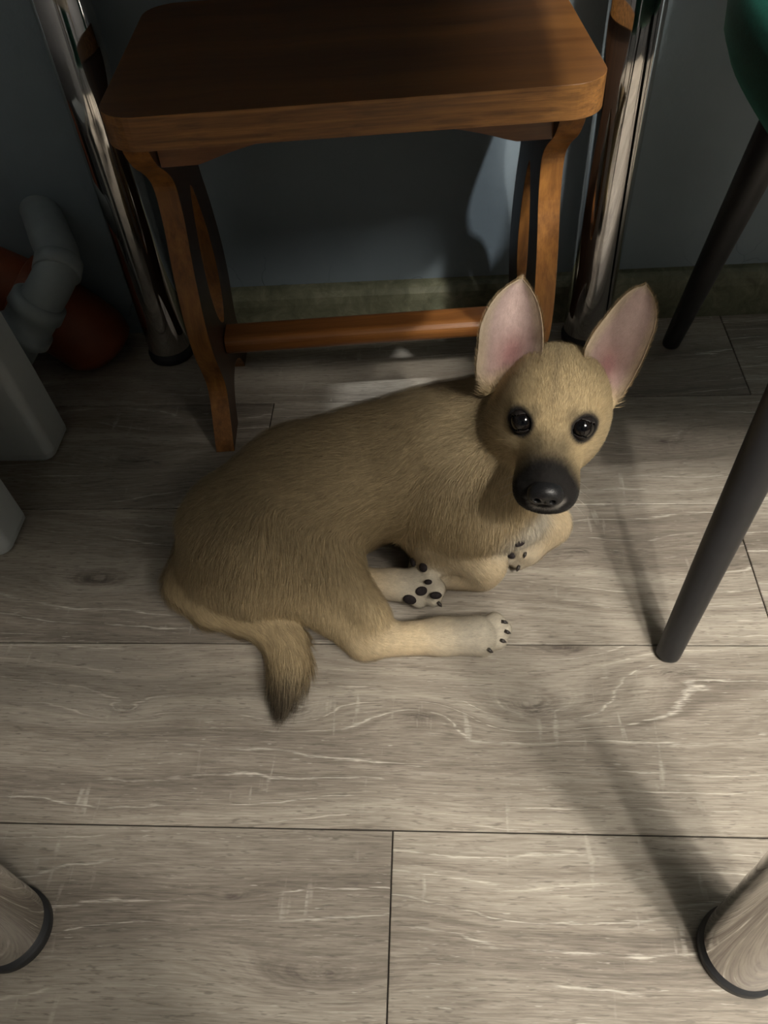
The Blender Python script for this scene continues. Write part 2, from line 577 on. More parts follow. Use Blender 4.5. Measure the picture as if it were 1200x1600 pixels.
outer = rounded_rect(-0.2135, 0.2135, 0.0, SD, 0.034, 10)
bm = bm_plate(outer, [], 0.4025, 0.431, lambda u, v, w: (u, v, w))
seat = two_tone(from_bm('seat', bm, MAT['stool_seat'], stool), 0, 2, MAT['seat_edge'])
bevel_mod(seat, 0.005, 3, 50)
MY = 0.162
FRONT = [(0.402, 0.034), (0.385, 0.040), (0.365, 0.056), (0.345, 0.083), (0.328, 0.099), (0.310, 0.103), (0.280, 0.099), (0.245, 0.087),
         (0.210, 0.078), (0.170, 0.072), (0.135, 0.074), (0.105, 0.083), (0.080, 0.090), (0.060, 0.087), (0.035, 0.072), (0.012, 0.056), (0.0005, 0.050)]
FRONT = [(a, b * 1.0) for a, b in spline(FRONT, 49)]
BACKC = 2 * MY
arch = [(0.0005, 0.104), (0.012, 0.110), (0.03, 0.124), (0.042, 0.142), (0.047, MY)]
arch = [tuple(p) for p in spline(arch, 17)]
outline = [(y, z) for z, y in FRONT] + [(y, z) for z, y in arch] + [(BACKC - y, z) for z, y in reversed(arch[:-1])] + \
          [(min(BACKC - y, 0.285), z) for z, y in reversed(FRONT)]
WIN = []
for k in range(40):
    a = 2 * math.pi * k / 40
    s, c = math.sin(a), math.cos(a)
    zc = 0.205 + 0.088 * s
    wv = 0.032 * abs(c) ** 1.3 * (1 - 0.30 * s)
    WIN.append((MY + math.copysign(wv, c), zc))
for sx in (-1, 1):
    cx = 0.196 * sx - (0.001 if sx < 0 else 0.004)
    bm = bm_plate(outline, [WIN], cx - 0.0115, cx + 0.0115, lambda u, v, w: (w, u, v))
    bevel_mod(two_tone(from_bm('leg_panel', bm, MAT['stool_side'], stool), 0, 0, MAT['stool_edge']), 0.0015, 2, 55)


def apron(y0, y1):
    n = 33
    top = [(-0.184 + 0.366 * k / (n - 1), 0.4025) for k in range(n)]
    bot = []
    for k in reversed(range(n)):
        u = -1 + 2 * k / (n - 1)
        bot.append((-0.184 + 0.366 * k / (n - 1), 0.360 + 0.024 * (1 - min(1, abs(u) / 0.8) ** 2.2)))
    bm = bm_plate(top + bot, [], y0, y1, lambda u, v, w: (u, w, v))
    return from_bm('apron', bm, MAT['stool_bar'], stool)


apron(0.062, 0.082)
apron(0.242, 0.262)
bar_prof = rounded_rect(-0.021, 0.021, -0.0125, 0.0125, 0.011, 6)
bm = bm_plate(bar_prof, [], -0.184, 0.180, lambda u, v, w: (w, 0.150 + u, 0.099 + v))
from_bm('stretcher', bm, MAT['stool_bar'], stool)

# ------------------------------------------------------------------ green chair
chair = empty('upholstered_chair', (0.487, 0.612, 0))
tag(chair, 'green velvet chair with thin tapered black legs tucked in at right', 'chair')
CO = np.array([0.487, 0.612, 0])
cl = [((0.222, 0.419), (0.301, 0.527)), ((0.319, 0.911), (0.346, 0.803)), ((0.78, 0.38), (0.68, 0.46)), ((0.76, 0.89), (0.66, 0.80))]
for (a, b), (c, d) in cl:
    p0, p1 = np.array([a, b, 0.0]) - CO, np.array([c, d, 0.43]) - CO
    bm = bmesh.new()
    ts = [0.0, 0.004, 0.012, 0.3, 0.6, 1.0]
    bm_tube(bm, [tuple(p0 + (p1 - p0) * t + np.array([0, 0, 0.0])) for t in ts],
            [0.0095, 0.0112, 0.0118, 0.0150, 0.0180, 0.0215], 32)
    for v in bm.verts:
        if v.co.z < 0: v.co.z = 0.0
    from_bm('leg', bm, MAT['black_metal'], chair, True)
RS = 0.258


def squircle(a, n=4.0):
    return (abs(math.cos(a)) ** n + abs(math.sin(a)) ** n) ** (-1.0 / n)


def seat_lathe(profile, n=72):
    bm = bmesh.new()
    rings = []
    for r, z in profile:
        ring = []
        for k in range(n):
            a = 2 * math.pi * k / n
            q = r * (1 + (squircle(a) - 1) * 0.9)
            ring.append(bm.verts.new((q * math.cos(a), q * math.sin(a), z)))
        rings.append(ring)
    for r0, r1 in zip(rings, rings[1:]):
        for k in range(n):
            bm.faces.new((r0[k], r0[(k + 1) % n], r1[(k + 1) % n], r1[k]))
    bm.faces.new(list(reversed(rings[0])))
    bm.faces.new(rings[-1])
    return bm


bm = seat_lathe([(0.05, 0.412), (RS - 0.05, 0.413), (RS - 0.025, 0.417), (RS - 0.010, 0.428), (RS - 0.002, 0.445), (RS, 0.465), (RS - 0.006, 0.485),
                 (RS - 0.022, 0.498), (RS - 0.05, 0.505), (0.08, 0.508)])
from_bm('seat', bm, MAT['velvet'], chair, True)
# gently curved padded backrest on the wall side
bm = bmesh.new()
NB, NZ = 24, 12
gridv = []
for off in (0.0, 0.045):
    G = []
    for i in range(NB + 1):
        u = -1 + 2 * i / NB
        row = []
        for j in range(NZ + 1):
            t = j / NZ
            row.append(bm.verts.new((0.20 * u * (1 - 0.12 * t * t), 0.205 + off - 0.035 * u * u + 0.05 * t, 0.485 + 0.37 * t * (1 - 0.12 * abs(u) ** 3))))
        G.append(row)
    gridv.append(G)
for G in gridv:
    for i in range(NB):
        for j in range(NZ):
            bm.faces.new((G[i][j], G[i + 1][j], G[i + 1][j + 1], G[i][j + 1]))
A, B = gridv
for i in range(NB):
    for j in (0, NZ):
        bm.faces.new((A[i][j], A[i + 1][j], B[i + 1][j], B[i][j]))
for j in range(NZ):
    for i in (0, NB):
        bm.faces.new((A[i][j], A[i][j + 1], B[i][j + 1], B[i][j]))
bevel_mod(from_bm('backrest', bm, MAT['velvet'], chair, True), 0.014, 3, 60)

# unseen copy of the chair, added behind the viewer to cast the viewer's own shadow
added_shadow_chair = chair.copy()
col.objects.link(added_shadow_chair)
added_shadow_chair.location = (0.01, -0.49, 0)
added_shadow_chair.rotation_euler = (0, 0, math.radians(0))
for ch in list(chair.children):
    c2 = ch.copy()
    col.objects.link(c2)
    c2.parent = added_shadow_chair
chair['group'] = added_shadow_chair['group'] = 'green velvet chairs around the table'
added_shadow_chair['label'] = 'unseen green velvet chair, added to shade the floor at lower left'

# ------------------------------------------------------------------ pipes in the left corner
gp = empty('grey_drain_pipe', (-0.49, 0.90, 0))
tag(gp, 'grey plastic drain pipe with a coupling collar bending down from the wall', 'pipe')
GO = Vector((-0.49, 0.90, 0))
path = spline([(-0.528, 0.985, 0.192), (-0.509, 0.95, 0.194), (-0.483, 0.9, 0.197), (-0.461, 0.855, 0.188), (-0.468, 0.825, 0.173), (-0.493, 0.808, 0.147), (-0.52, 0.797, 0.115), (-0.543, 0.79, 0.088)], 40)
bm = bmesh.new()
bm_tube(bm, [Vector(p) - GO for p in path], [0.0255] * 40, 32)
from_bm('pipe', bm, MAT['grey_pipe'], gp, True)


def collar(c, d, prof, name):
    c, d = Vector(c) - GO, Vector(d).normalized()
    bm = bmesh.new()
    bm_tube(bm, [c + d * s for s, r in prof], [r for s, r in prof], 32)
    from_bm(name, bm, MAT['grey_pipe'], gp, True)


cdir = np.array(path[31]) - np.array(path[27])
collar(path[29], cdir, [(-0.030, 0.027), (-0.028, 0.0325), (-0.012, 0.0335), (-0.010, 0.0300), (0.012, 0.0300), (0.014, 0.0340), (0.026, 0.0340), (0.028, 0.027)], 'coupling')
collar(path[18], np.array(path[20]) - np.array(path[16]), [(-0.010, 0.026), (-0.009, 0.0285), (0.009, 0.0285), (0.010, 0.026)], 'socket_ring')
op = empty('orange_sewer_pipe', (-0.54, 0.90, 0))
tag(op, 'thick orange sewer pipe sloping down to the floor behind the grey drain pipe', 'pipe')
OO = Vector((-0.54, 0.90, 0))
bm = bmesh.new()
pth = spline([(-0.795, 0.907, 0.225), (-0.70, 0.907, 0.185), (-0.61, 0.906, 0.135), (-0.53, 0.905, 0.085), (-0.485, 0.904, 0.040), (-0.470, 0.904, 0.012)], 24)
bm_tube(bm, [Vector(p) - OO for p in pth], [0.052] * 18 + [0.052, 0.052, 0.051, 0.048, 0.042, 0.032], 40)
for v in bm.verts: v.co.z = max(v.co.z, 0.0005)
from_bm('pipe', bm, MAT['orange_pipe'], op, True)
bm = bmesh.new()
i0 = 13
dd = Vector(pth[i0 + 1] - pth[i0 - 1]).normalized()
bm_tube(bm, [Vector(pth[i0]) - OO + dd * s for s in (-0.03, -0.028, 0.028, 0.03)], [0.052, 0.0575, 0.0575, 0.052], 40)
from_bm('pipe_socket', bm, MAT['orange_pipe'], op, True)

# ------------------------------------------------------------------ white plastic stool at the left edge
ws = empty('plastic_step_stool', (-0.60, 0.63, 0))
tag(ws, 'white plastic step stool with broad panel legs at the left edge', 'stool')


def panel_leg(xc, yc, sx, sy, name='leg'):
    """L-shaped moulded leg whose outer corner is at (xc, yc)"""
    bm = bmesh.new()
    n = 14
    rows = []
    for z, shrink, corner in ((0.0, 0.006, 0.0), (0.004, 0.002, 0.0), (0.012, 0.0, 0.0), (0.10, 0.0, 0.0), (0.20, 0.004, 0.0), (0.275, 0.008, 0.0)):
        w1, w2, th, r = 0.100 - 0.2 * shrink, 0.055, 0.010, 0.012
        out = []
        s = shrink + (0.02 * (z / 0.275))
        pts = [(-w1, 0.0), (-r, 0.0)] + [(-r + r * math.sin(a), r - r * math.cos(a)) for a in np.linspace(0, math.pi / 2, n)] + [(0.0, w2), (-th, w2), (-th, th + 0.003), (-w1, th)]
        row = []
        for u, v in pts:
            row.append(bm.verts.new((xc + sx * (u - s), yc + sy * (v + s * 0.4), z)))
        rows.append(row)
    for r0, r1 in zip(rows, rows[1:]):
        m = len(r0)
        for k in range(m):
            bm.faces.new((r0[k], r0[(k + 1) % m], r1[(k + 1) % m], r1[k]))
    bm.faces.new(rows[0])
    bm.faces.new(rows[-1])
    o = from_bm(name, bm, MAT['white_plastic'], ws)
    bevel_mod(o, 0.003, 2, 50)
    return o


panel_leg(0.115, 0.068, 1, 1)
panel_leg(0.112, -0.085, 1, 1)
panel_leg(-0.115, 0.068, -1, 1)
panel_leg(-0.115, -0.085, -1, 1)
bm = bm_plate(rounded_rect(-0.11, 0.105, -0.10, 0.14, 0.03), [], 0.272, 0.292, lambda u, v, w: (u, v, w))
bevel_mod(from_bm('seat', bm, MAT['white_plastic'], ws), 0.005, 3)

# ------------------------------------------------------------------ puppy
def P(px, py, z):
    return at(px, py, z)


PR = []   # primitives of the body's implicit surface


def cone(a, b, ra, rb, k=0.02, fl=0.014, colr='tan', flow=None):
    a, b = np.asarray(a, float), np.asarray(b, float)
    f = (b - a) if flow is None else np.asarray(flow, float)
    PR.append(dict(t='c', a=a, b=b, ra=ra, rb=rb, k=k, fl=fl, col=colr, flow=f / (np.linalg.norm(f) + 1e-9)))


def ell(c, R, r, k=0.015, fl=0.006, colr='tan', flow=(0, 0, -1)):
    f = np.asarray(flow, float)
    PR.append(dict(t='e', a=np.asarray(c, float), R=np.asarray(R, float), r=np.asarray(r, float), k=k, fl=fl, col=colr, flow=f / (np.linalg.norm(f) + 1e-9)))


def d_prim(p, X):
    if p['t'] == 'c':
        ab = p['b'] - p['a']
        l2 = float(ab @ ab) + 1e-12
        t = np.clip(((X - p['a']) @ ab) / l2, 0, 1)
        q = X - p['a'] - t[..., None] * ab
        return np.sqrt((q * q).sum(-1)) - (p['ra'] + (p['rb'] - p['ra']) * t)
    q = (X - p['a']) @ p['R'].T
    k0 = np.sqrt(((q / p['r']) ** 2).sum(-1))
    k1 = np.sqrt(((q / p['r'] ** 2) ** 2).sum(-1)) + 1e-9
    return k0 * (k0 - 1) / k1


def smin(a, b, k):
    h = np.maximum(k - np.abs(a - b), 0) / k
    return np.minimum(a, b) - h * h * k * 0.25


SUB = []  # spheres carved out (eye sockets, ear roots)


def sdf(X):
    X = np.asarray(X, float)
    F = np.full(X.shape[:-1], 0.06)
    for p in PR:
        F = smin(F, d_prim(p, X), p['k'])
    for c, r, k in SUB:
        F = -smin(-F, np.sqrt(((X - c) ** 2).sum(-1)) - r, k)
    return F


def hit(px, py, t0=0.5, t1=1.1):
    """first body surface point seen at a photograph pixel, with its normal"""
    v = ray(px, py)
    t = t0
    for _ in range(200):
        q = EYE + v * t
        dd = float(sdf(q[None])[0])
        if dd < 1e-4: break
        t += max(dd * 0.6, 2e-4)
        if t > t1: break
    e = 1e-3
    g = np.array([float(sdf((q + np.eye(3)[i] * e)[None])[0] - sdf((q - np.eye(3)[i] * e)[None])[0]) for i in range(3)])
    return q, g / (np.linalg.norm(g) + 1e-9)


# head frame: face turned to the viewer, tipped and pitched down a little
HC = EYE + ray(866, 634) * 0.725
hv = (EYE - HC) / np.linalg.norm(EYE - HC)
hx = RT - hv * (RT @ hv)
hx /= np.linalg.norm(hx)
hz = np.cross(hx, -hv)
hz /= np.linalg.norm(hz)
if hz @ UP < 0: hz = -hz
ro = math.radians(5.5)
hx, hz = math.cos(ro) * hx - math.sin(ro) * hz, math.cos(ro) * hz + math.sin(ro) * hx
al = math.radians(30)
hy, hz = math.cos(al) * hv - math.sin(al) * hz, math.cos(al) * hz + math.sin(al) * hv
yw = math.radians(1)
hx, hy = math.cos(yw) * hx - math.sin(yw) * hy, math.cos(yw) * hy + math.sin(yw) * hx
HR = np.array([hx, hy, hz])


def hp(x, y, z):
    return HC + hx * x + hy * y + hz * z


# trunk, from rump to chest
back = -(P(700, 715, .1) - P(380, 800, .08))
pel, loin, rib, sho = P(392, 822, .072), P(478, 776, .081), P(588, 738, .087), P(690, 724, .095)
cone(loin, pel, .070, .063, .03, .016, 'tan', back)
cone(rib, loin, .0685, .069, .03, .016, 'tan', back)
cone(sho, rib, .065, .0645, .03, .015, 'tan', back)
cone(P(735, 770, .088), sho, .056, .070, .035, .013, 'tan', (0.1, -.3, -1))
cone(P(370, 858, .056), P(355, 885, .045), .056, .045, .04, .017, 'tan', (-.3, -.5, -.7))
cone(P(520, 795, .06), P(450, 830, .06), .036, .044, .03, .015, 'tan', back + np.array([0, 0, -.3]))
# neck and throat
cone(hp(0, -.040, -.014), sho, .047, .066, .04, .012, 'tan', back)
cone(hp(0, -.005, -.035), P(745, 775, .095), .038, .050, .03, .012, 'tan', (-.1, -.2, -1))
cone(P(765, 778, .090), P(802, 812, .066), .040, .024, .025, .012, 'white', (0.1, -.4, -1))
# near hind leg
hip, knee, hock, mt, toe = P(408, 858, .080), P(505, 876, .064), P(570, 1002, .018), P(690, 994, .020), P(744, 993, .020)
cone(hip, knee, .058, .034, .03, .017, 'tan', (-.2, -.5, -.8))
cone(P(425, 895, .045), P(492, 915, .042), .043, .036, .03, .018, 'tan', (-.1, -.6, -.8))
cone(knee, P(578, 962, .036), .032, .021, .012, .0065, 'tan', (.15, -.6, -.7))
cone(P(495, 925, .042), hock, .031, .0155, .006, .009, 'tan', (.1, -.6, -.7))
cone(hock, mt, .0165, .0172, .014, .0050, 'pale', None)
cone(mt, toe, .0175, .0200, .010, .0040, 'paw', None)
for tx, ty, tz, r in ((773, 972, .023, .0100), (783, 983, .018, .0104), (776, 999, .012, .0104), (754, 1011, .0105, .0100)):
    e = P(tx, ty, tz)
    cone(toe + (e - toe) * .35, e, .0105, r, .0018, .0028, 'paw', e - toe)
# far hind leg, its sole turned up
fk, fa, ft = P(545, 908, .028), P(612, 913, .021), P(648, 918, .020)
cone(fk, fa, .0160, .0150, .004, .0045, 'pale', None)
cone(fa, ft, .0155, .0175, .008, .004, 'paw', None)
for tx, ty, tz, r in ((668, 908, .030, .0095), (681, 922, .027, .0098), (676, 934, .018, .0095), (654, 936, .014, .0095)):
    e = P(tx, ty, tz)
    cone(ft + (e - ft) * .2, e, .0105, r, .0025, .0030, 'paw', e - ft)
# near front leg, folded at the wrist
el, wr = P(686, 838, .050), P(754, 879, .029)
cone(P(705, 780, .085), el, .046, .030, .03, .011, 'tan', (0, -.4, -1))
cone(el, wr, .0300, .0255, .012, .0055, 'pale', (.7, -.3, -.6))
np0, np1 = P(752, 897, .017), P(682, 898, .016)
cone(np0, np1, .0180, .0150, .005, .004, 'pale', None)
for tx, ty, tz, r in ((655, 877, .020, .0092), (652, 888, .015, .0092), (664, 899, .010, .0088)):
    e = P(tx, ty, tz)
    cone(np1 + (e - np1) * .2, e, .0105, r, .0025, .0030, 'paw', e - np1)
# far front leg
fw = P(858, 818, .030)
cone(P(790, 795, .070), fw, .034, .0215, .015, .007, 'pale', (.6, -.3, -.6))
fp = P(822, 858, .020)
cone(fw, fp, .0200, .0180, .012, .005, 'pale', None)
for tx, ty, tz, r in ((802, 856, .020, .0090), (800, 870, .014, .0092), (812, 876, .012, .0095), (826, 868, .013, .0090)):
    e = P(tx, ty, tz)
    cone(fp + (e - fp) * .2, e, .0105, r, .0025, .0030, 'paw', e - fp)
# tail
tail_px = [(318, 868, .045, .028), (300, 910, .028, .026), (330, 943, .022, .0215), (375, 958, .019, .019), (415, 972, .018, .0185), (443, 1000, .017, .0185),
           (452, 1035, .015, .0165), (449, 1065, .012, .0125), (444, 1090, .008, .0075)]
for i, (q0, q1) in enumerate(zip(tail_px, tail_px[1:])):
    cone(P(*q0[:3]), P(*q1[:3]), q0[3], q1[3], .012, (.016, .016, .016, .017, .019, .022, .026, .028)[i], 'tail', None)
# head
rear = -hy * .8 + hz * .2
ell(hp(-.001, -.004, .003), HR, (.0475, .056, .045), .02, .0065, 'face', rear)
ell(hp(0, .022, .014), HR, (.038, .034, .030), .02, .0050, 'face', rear + hz * .5)
for s in (-1, 1):
    ell(hp(.030 * s if s < 0 else .021, .008, -.014 if s < 0 else -.010), HR, (.024 if s < 0 else .021, .036, .027), .02, .0080, 'face', rear + hx * s * .6 - hz * .4)
    ell(hp(.021 * s, .044, .014), HR, (.013, .010, .009), .012, .0040, 'face', rear + hz * .6)
    ell(hp(.012 * s, .078, -.036), HR, (.0140, .022, .0135), .008, .0025, 'face', rear + hx * s * .4 - hz * .3)
cone(hp(0, .082, -.028), hp(0, .030, -.022), .0205, .0310, .018, .0028, 'face', rear)
cone(hp(0, .092, -.016), hp(0, .040, .000), .0105, .0160, .014, .0025, 'face', rear)
cone(hp(0, .082, -.043), hp(0, .035, -.040), .0115, .0190, .010, .0030, 'face', rear)
eye_c = []
for px, py in ((813, 661), (912, 671)):
    q, n_ = hit(px, py)
    eye_c.append(q - (n_ * .5 + hv * .5) * .0078)
eye_c = np.array(eye_c)
for c in eye_c:
    SUB.append((c, .0102, .004))

nc = hp(0, .1025, -.023)
# --- sample on a grid and mesh it with surface nets
HS = 0.0026
lo = np.array([-.345, .29, -.006])
hi = np.array([.205, .83, .315])
dims = np.ceil((hi - lo) / HS).astype(int)
ax = [lo[i] + HS * np.arange(dims[i]) for i in range(3)]
F = np.full(dims, 0.06, np.float64)


def box_of(c0, c1, m):
    a = np.maximum(((np.minimum(c0, c1) - m - lo) / HS).astype(int), 0)
    b = np.minimum(((np.maximum(c0, c1) + m - lo) / HS).astype(int) + 2, dims)
    return tuple(slice(i, j) for i, j in zip(a, b))


for p in PR:
    if p['t'] == 'c':
        sl = box_of(p['a'], p['b'], max(p['ra'], p['rb']) + p['k'] + .012)
    else:
        sl = box_of(p['a'], p['a'], max(p['r']) + p['k'] + .012)
    X = np.stack(np.meshgrid(*[ax[i][sl[i]] for i in range(3)], indexing='ij'), -1)
    F[sl] = smin(F[sl], d_prim(p, X), p['k'])
for c, r, k in SUB:
    sl = box_of(c, c, r + k + .01)
    X = np.stack(np.meshgrid(*[ax[i][sl[i]] for i in range(3)], indexing='ij'), -1)
    F[sl] = -smin(-F[sl], np.sqrt(((X - c) ** 2).sum(-1)) - r, k)
zz = ax[2][None, None, :]
F = np.maximum(F, .0012 - zz)


def surface_nets(F):
    ins = F < 0
    cs = [ins[i:ins.shape[0] - 1 + i, j:ins.shape[1] - 1 + j, k:ins.shape[2] - 1 + k] for i in (0, 1) for j in (0, 1) for k in (0, 1)]
    cnt = sum(c.astype(np.int8) for c in cs)
    mask = (cnt > 0) & (cnt < 8)
    idx = np.argwhere(mask)
    vid = np.full(mask.shape, -1, np.int64)
    vid[mask] = np.arange(len(idx))
    acc = np.zeros((len(idx), 3))
    num = np.zeros(len(idx))
    corners = [np.array(c) for c in np.ndindex(2, 2, 2)]
    for a in corners:
        for axis in range(3):
            if a[axis] == 1: continue
            b = a.copy()
            b[axis] = 1
            fa = F[tuple((idx + a).T)]
            fb = F[tuple((idx + b).T)]
            cr = (fa < 0) != (fb < 0)
            t = np.where(cr, fa / np.where(cr, fa - fb, 1), 0)
            acc += np.where(cr[:, None], idx + a + (b - a) * t[:, None], 0)
            num += cr
    V = acc / num[:, None]
    faces = []
    for axis in range(3):
        o1, o2 = [i for i in range(3) if i != axis]
        s0 = [slice(None)] * 3
        s1 = [slice(None)] * 3
        s0[axis] = slice(0, -1)
        s1[axis] = slice(1, None)
        A, B = ins[tuple(s0)], ins[tuple(s1)]
        e = np.argwhere(A != B)
        ok = (e[:, o1] > 0) & (e[:, o2] > 0) & (e[:, o1] < F.shape[o1] - 1) & (e[:, o2] < F.shape[o2] - 1)
        e = e[ok]
        q = []
        for da, db in ((-1, -1), (0, -1), (0, 0), (-1, 0)):
            c = e.copy()
            c[:, o1] += da
            c[:, o2] += db
            q.append(vid[tuple(c.T)])
        q = np.stack(q, 1)
        flip = A[tuple(e.T)] if axis != 1 else ~A[tuple(e.T)]
        q[~flip] = q[~flip][:, ::-1]
        faces.append(q)
    return V, np.vstack(faces)


BV, BF = surface_nets(F)
BV = lo + BV * HS

# --- ears: cupped leaves, each from its two rim curves, joined to the same body mesh


def ear(lpx, rpx, dl, dr, cup, nt=34, nu=22):
    """lpx / rpx: rim points from root to tip; dl / dr: their distances; returns front and back grids"""
    def rim(pp, dd):
        out = []
        for i, ((x, y), t) in enumerate(zip(pp, dd)):
            if i < 2:   # the root sits on the skull
                q, _n = hit(x, y)
                tq = (q - EYE) @ FW
                if tq < .8: t = min(t, tq - (-.004 if i == 0 else .002))
            out.append(EYE + ray(x, y) * t)
        return spline(out, nt)

    L, R_ = rim(lpx, dl), rim(rpx, dr)
    u = np.linspace(-1, 1, nu)
    S = np.zeros((nt, nu, 3))
    for i in range(nt):
        s = i / (nt - 1)
        depth = cup * min(1.0, s / .30) ** .7 * (1 - s) ** .55 * 1.25 * (0.35 + 0.65 * min(1, np.linalg.norm(L[i] - R_[i]) / .05))
        for j in range(nu):
            w = (u[j] + 1) / 2
            S[i, j] = L[i] * (1 - w) + R_[i] * w - hv * depth * (1 - u[j] ** 2) * (1.0 if s > .05 else 1.0)
    du = np.gradient(S, axis=1)
    dt = np.gradient(S, axis=0)
    N = np.cross(du, dt)
    N /= np.linalg.norm(N, axis=-1, keepdims=True) + 1e-12
    if (N.mean((0, 1)) @ hv) < 0: N = -N
    return S, N, u


ears = []
ears.append(ear([(756, 620), (745, 584), (748, 540), (752, 508), (768, 474), (790, 450), (814, 436)],
                [(838, 578), (847, 550), (848, 518), (844, 488), (836, 464), (825, 446), (816, 436)],
                [.745, .722, .714, .712, .715, .718, .722], [.716, .706, .710, .714, .718, .720, .722], .024))
ears.append(ear([(917, 568), (914, 550), (926, 524), (948, 494), (972, 466), (990, 452), (1006, 447)],
                [(956, 642), (975, 614), (996, 578), (1012, 542), (1024, 506), (1023, 470), (1010, 447)],
                [.716, .706, .710, .715, .720, .724, .728], [.748, .733, .724, .722, .724, .726, .728], .024))
EV, EF, ECOL, EFLOW, EFL, EN = [], [], [], [], [], []
base = len(BV)
for k, (S, N, u) in enumerate(ears):
    nt, nu, _ = S.shape
    off = base + sum(len(v) for v in EV)
    th = 0.0042 * (1 - np.abs(u) ** 4)[None, :, None] * np.linspace(1, .35, nt)[:, None, None] + .0006
    front, backs = S, S - N * th
    EV.append(np.concatenate([front.reshape(-1, 3), backs.reshape(-1, 3)]))
    id0 = lambda i, j: off + i * nu + j
    id1 = lambda i, j: off + nt * nu + i * nu + j
    fs = []
    du = np.cross(S[10, 11] - S[10, 10], S[11, 10] - S[10, 10])
    fl = (du @ N[10, 10]) > 0
    for i in range(nt - 1):
        for j in range(nu - 1):
            a = [id0(i, j), id0(i, j + 1), id0(i + 1, j + 1), id0(i + 1, j)]
            b = [id1(i, j), id1(i, j + 1), id1(i + 1, j + 1), id1(i + 1, j)]
            fs.append(a if fl else a[::-1])
            fs.append(b[::-1] if fl else b)
    for i in range(nt - 1):
        for j in (0, nu - 1):
            a = [id0(i, j), id0(i + 1, j), id1(i + 1, j), id1(i, j)]
            fs.append(a)
    for j in range(nu - 1):
        fs.append([id0(nt - 1, j), id0(nt - 1, j + 1), id1(nt - 1, j + 1), id1(nt - 1, j)])
    EF.append(np.array(fs))
    s = np.linspace(0, 1, nt)[:, None] * np.ones((1, nu))
    uu = np.abs(u)[None, :] * np.ones((nt, 1))
    edge = np.clip((np.maximum(uu, s ** 2.2 * .9) - .62) / .33, 0, 1)[..., None]
    deep = np.exp(-((s - .24) / .17) ** 2)[..., None] * np.clip(1.15 - uu * 1.35, 0, 1)[..., None]
    root_ = np.clip(1 - s / .16, 0, 1)[..., None]
    cin = np.array([.43, .315, .275]) * (1 - edge) + np.array([.56, .45, .32]) * edge
    cin = cin * (1 - .85 * deep) + np.array([.20, .085, .08]) * (.85 * deep)
    cin = cin * (1 - root_) + np.array([.50, .385, .215]) * root_
    ECOL.append(np.concatenate([cin.reshape(-1, 3), np.tile([.47, .34, .19], (nt * nu, 1))]))
    tipd = np.gradient(S, axis=0)
    tipd /= np.linalg.norm(tipd, axis=-1, keepdims=True)
    side = np.gradient(S, axis=1)
    side /= np.linalg.norm(side, axis=-1, keepdims=True)
    fl_dir = tipd + side * (u[None, :, None] * .5)
    EFLOW.append(np.concatenate([fl_dir.reshape(-1, 3)] * 2))
    L0 = .0022 + .0028 * edge[..., 0] + .009 * np.clip(1 - s / .18, 0, 1)
    EFL.append(np.concatenate([L0.reshape(-1), np.full(nt * nu, .0045)]))
    EN.append(np.concatenate([N.reshape(-1, 3), -N.reshape(-1, 3)]))

# --- coat colour, hair direction and hair length for each body vertex
TAN, PALE, PAWC, WHITE, DARK = (np.array(c) for c in ((.500, .388, .225), (.660, .535, .350), (.600, .540, .430), (.640, .585, .480), (.016, .014, .013)))
W = np.zeros(len(BV))
BC = np.zeros((len(BV), 3))
BFL = np.zeros(len(BV))
BD = np.zeros((len(BV), 3))
tone = {'tan': TAN, 'pale': PALE, 'paw': PAWC, 'white': WHITE, 'face': np.array([.500, .385, .215]), 'tail': np.array([.470, .360, .205])}
for p in PR:
    w = np.exp(-np.clip(d_prim(p, BV), 0, 1) / .0045)
    W += w
    BC += w[:, None] * tone[p['col']]
    BFL += w * p['fl']
    BD += w[:, None] * p['flow']
W = np.maximum(W, 1e-9)
BC /= W[:, None]
BFL /= W
BD /= W[:, None]
sstep = lambda a, b, x: (lambda t: t * t * (3 - 2 * t))(np.clip((x - a) / (b - a), 0, 1))
HL = (BV - HC) @ HR.T
on_head = sstep(.135, .11, np.linalg.norm(HL, axis=1))
# black muzzle, greying up the bridge between the eyes
mz = sstep(.048, .086, HL[:, 1] - .35 * np.clip(HL[:, 2] + .02, -.03, .03) - .45 * np.clip(np.abs(HL[:, 0]) - .012, 0, .03))
mz = np.maximum(mz, .66 * sstep(.038, .062, HL[:, 1]) * sstep(.024, .009, np.abs(HL[:, 0])) * sstep(.018, .000, HL[:, 2]))
mz *= on_head
BC = BC * (1 - mz[:, None]) + DARK * mz[:, None]
lip = on_head * sstep(.004, .0015, np.abs(HL[:, 2] + .052)) * sstep(.080, .088, HL[:, 1])
# pale cheeks and eyebrows, slight stripe on the forehead
ck = on_head * sstep(.020, .036, np.abs(HL[:, 0])) * sstep(.020, -.01, HL[:, 2]) * (1 - mz)
BC = BC * (1 - .35 * ck[:, None]) + np.array([.58, .47, .30]) * (.35 * ck[:, None])
for s, c in zip((-1, 1), eye_c):
    d_ = np.linalg.norm(BV - c, axis=1)
    rim = sstep(.0175, .0132, d_)
    ic = c + hx * (-s) * .0095 + hz * .009
    rim = np.maximum(rim, .9 * sstep(.0120, .004, np.linalg.norm(BV - ic, axis=1)))
    oc = c + hx * s * .012 + hz * .001
    rim = np.maximum(rim, .8 * sstep(.007, .003, np.linalg.norm(BV - oc, axis=1)))
    BC = BC * (1 - rim[:, None]) + DARK * rim[:, None]
    BFL = BFL * (1 - rim) + .0012 * rim
st = on_head * sstep(.005, .001, np.abs(HL[:, 0] + .002)) * sstep(.025, .036, HL[:, 2]) * .28
BC = BC * (1 - st[:, None]) + np.array([.16, .12, .08]) * st[:, None]
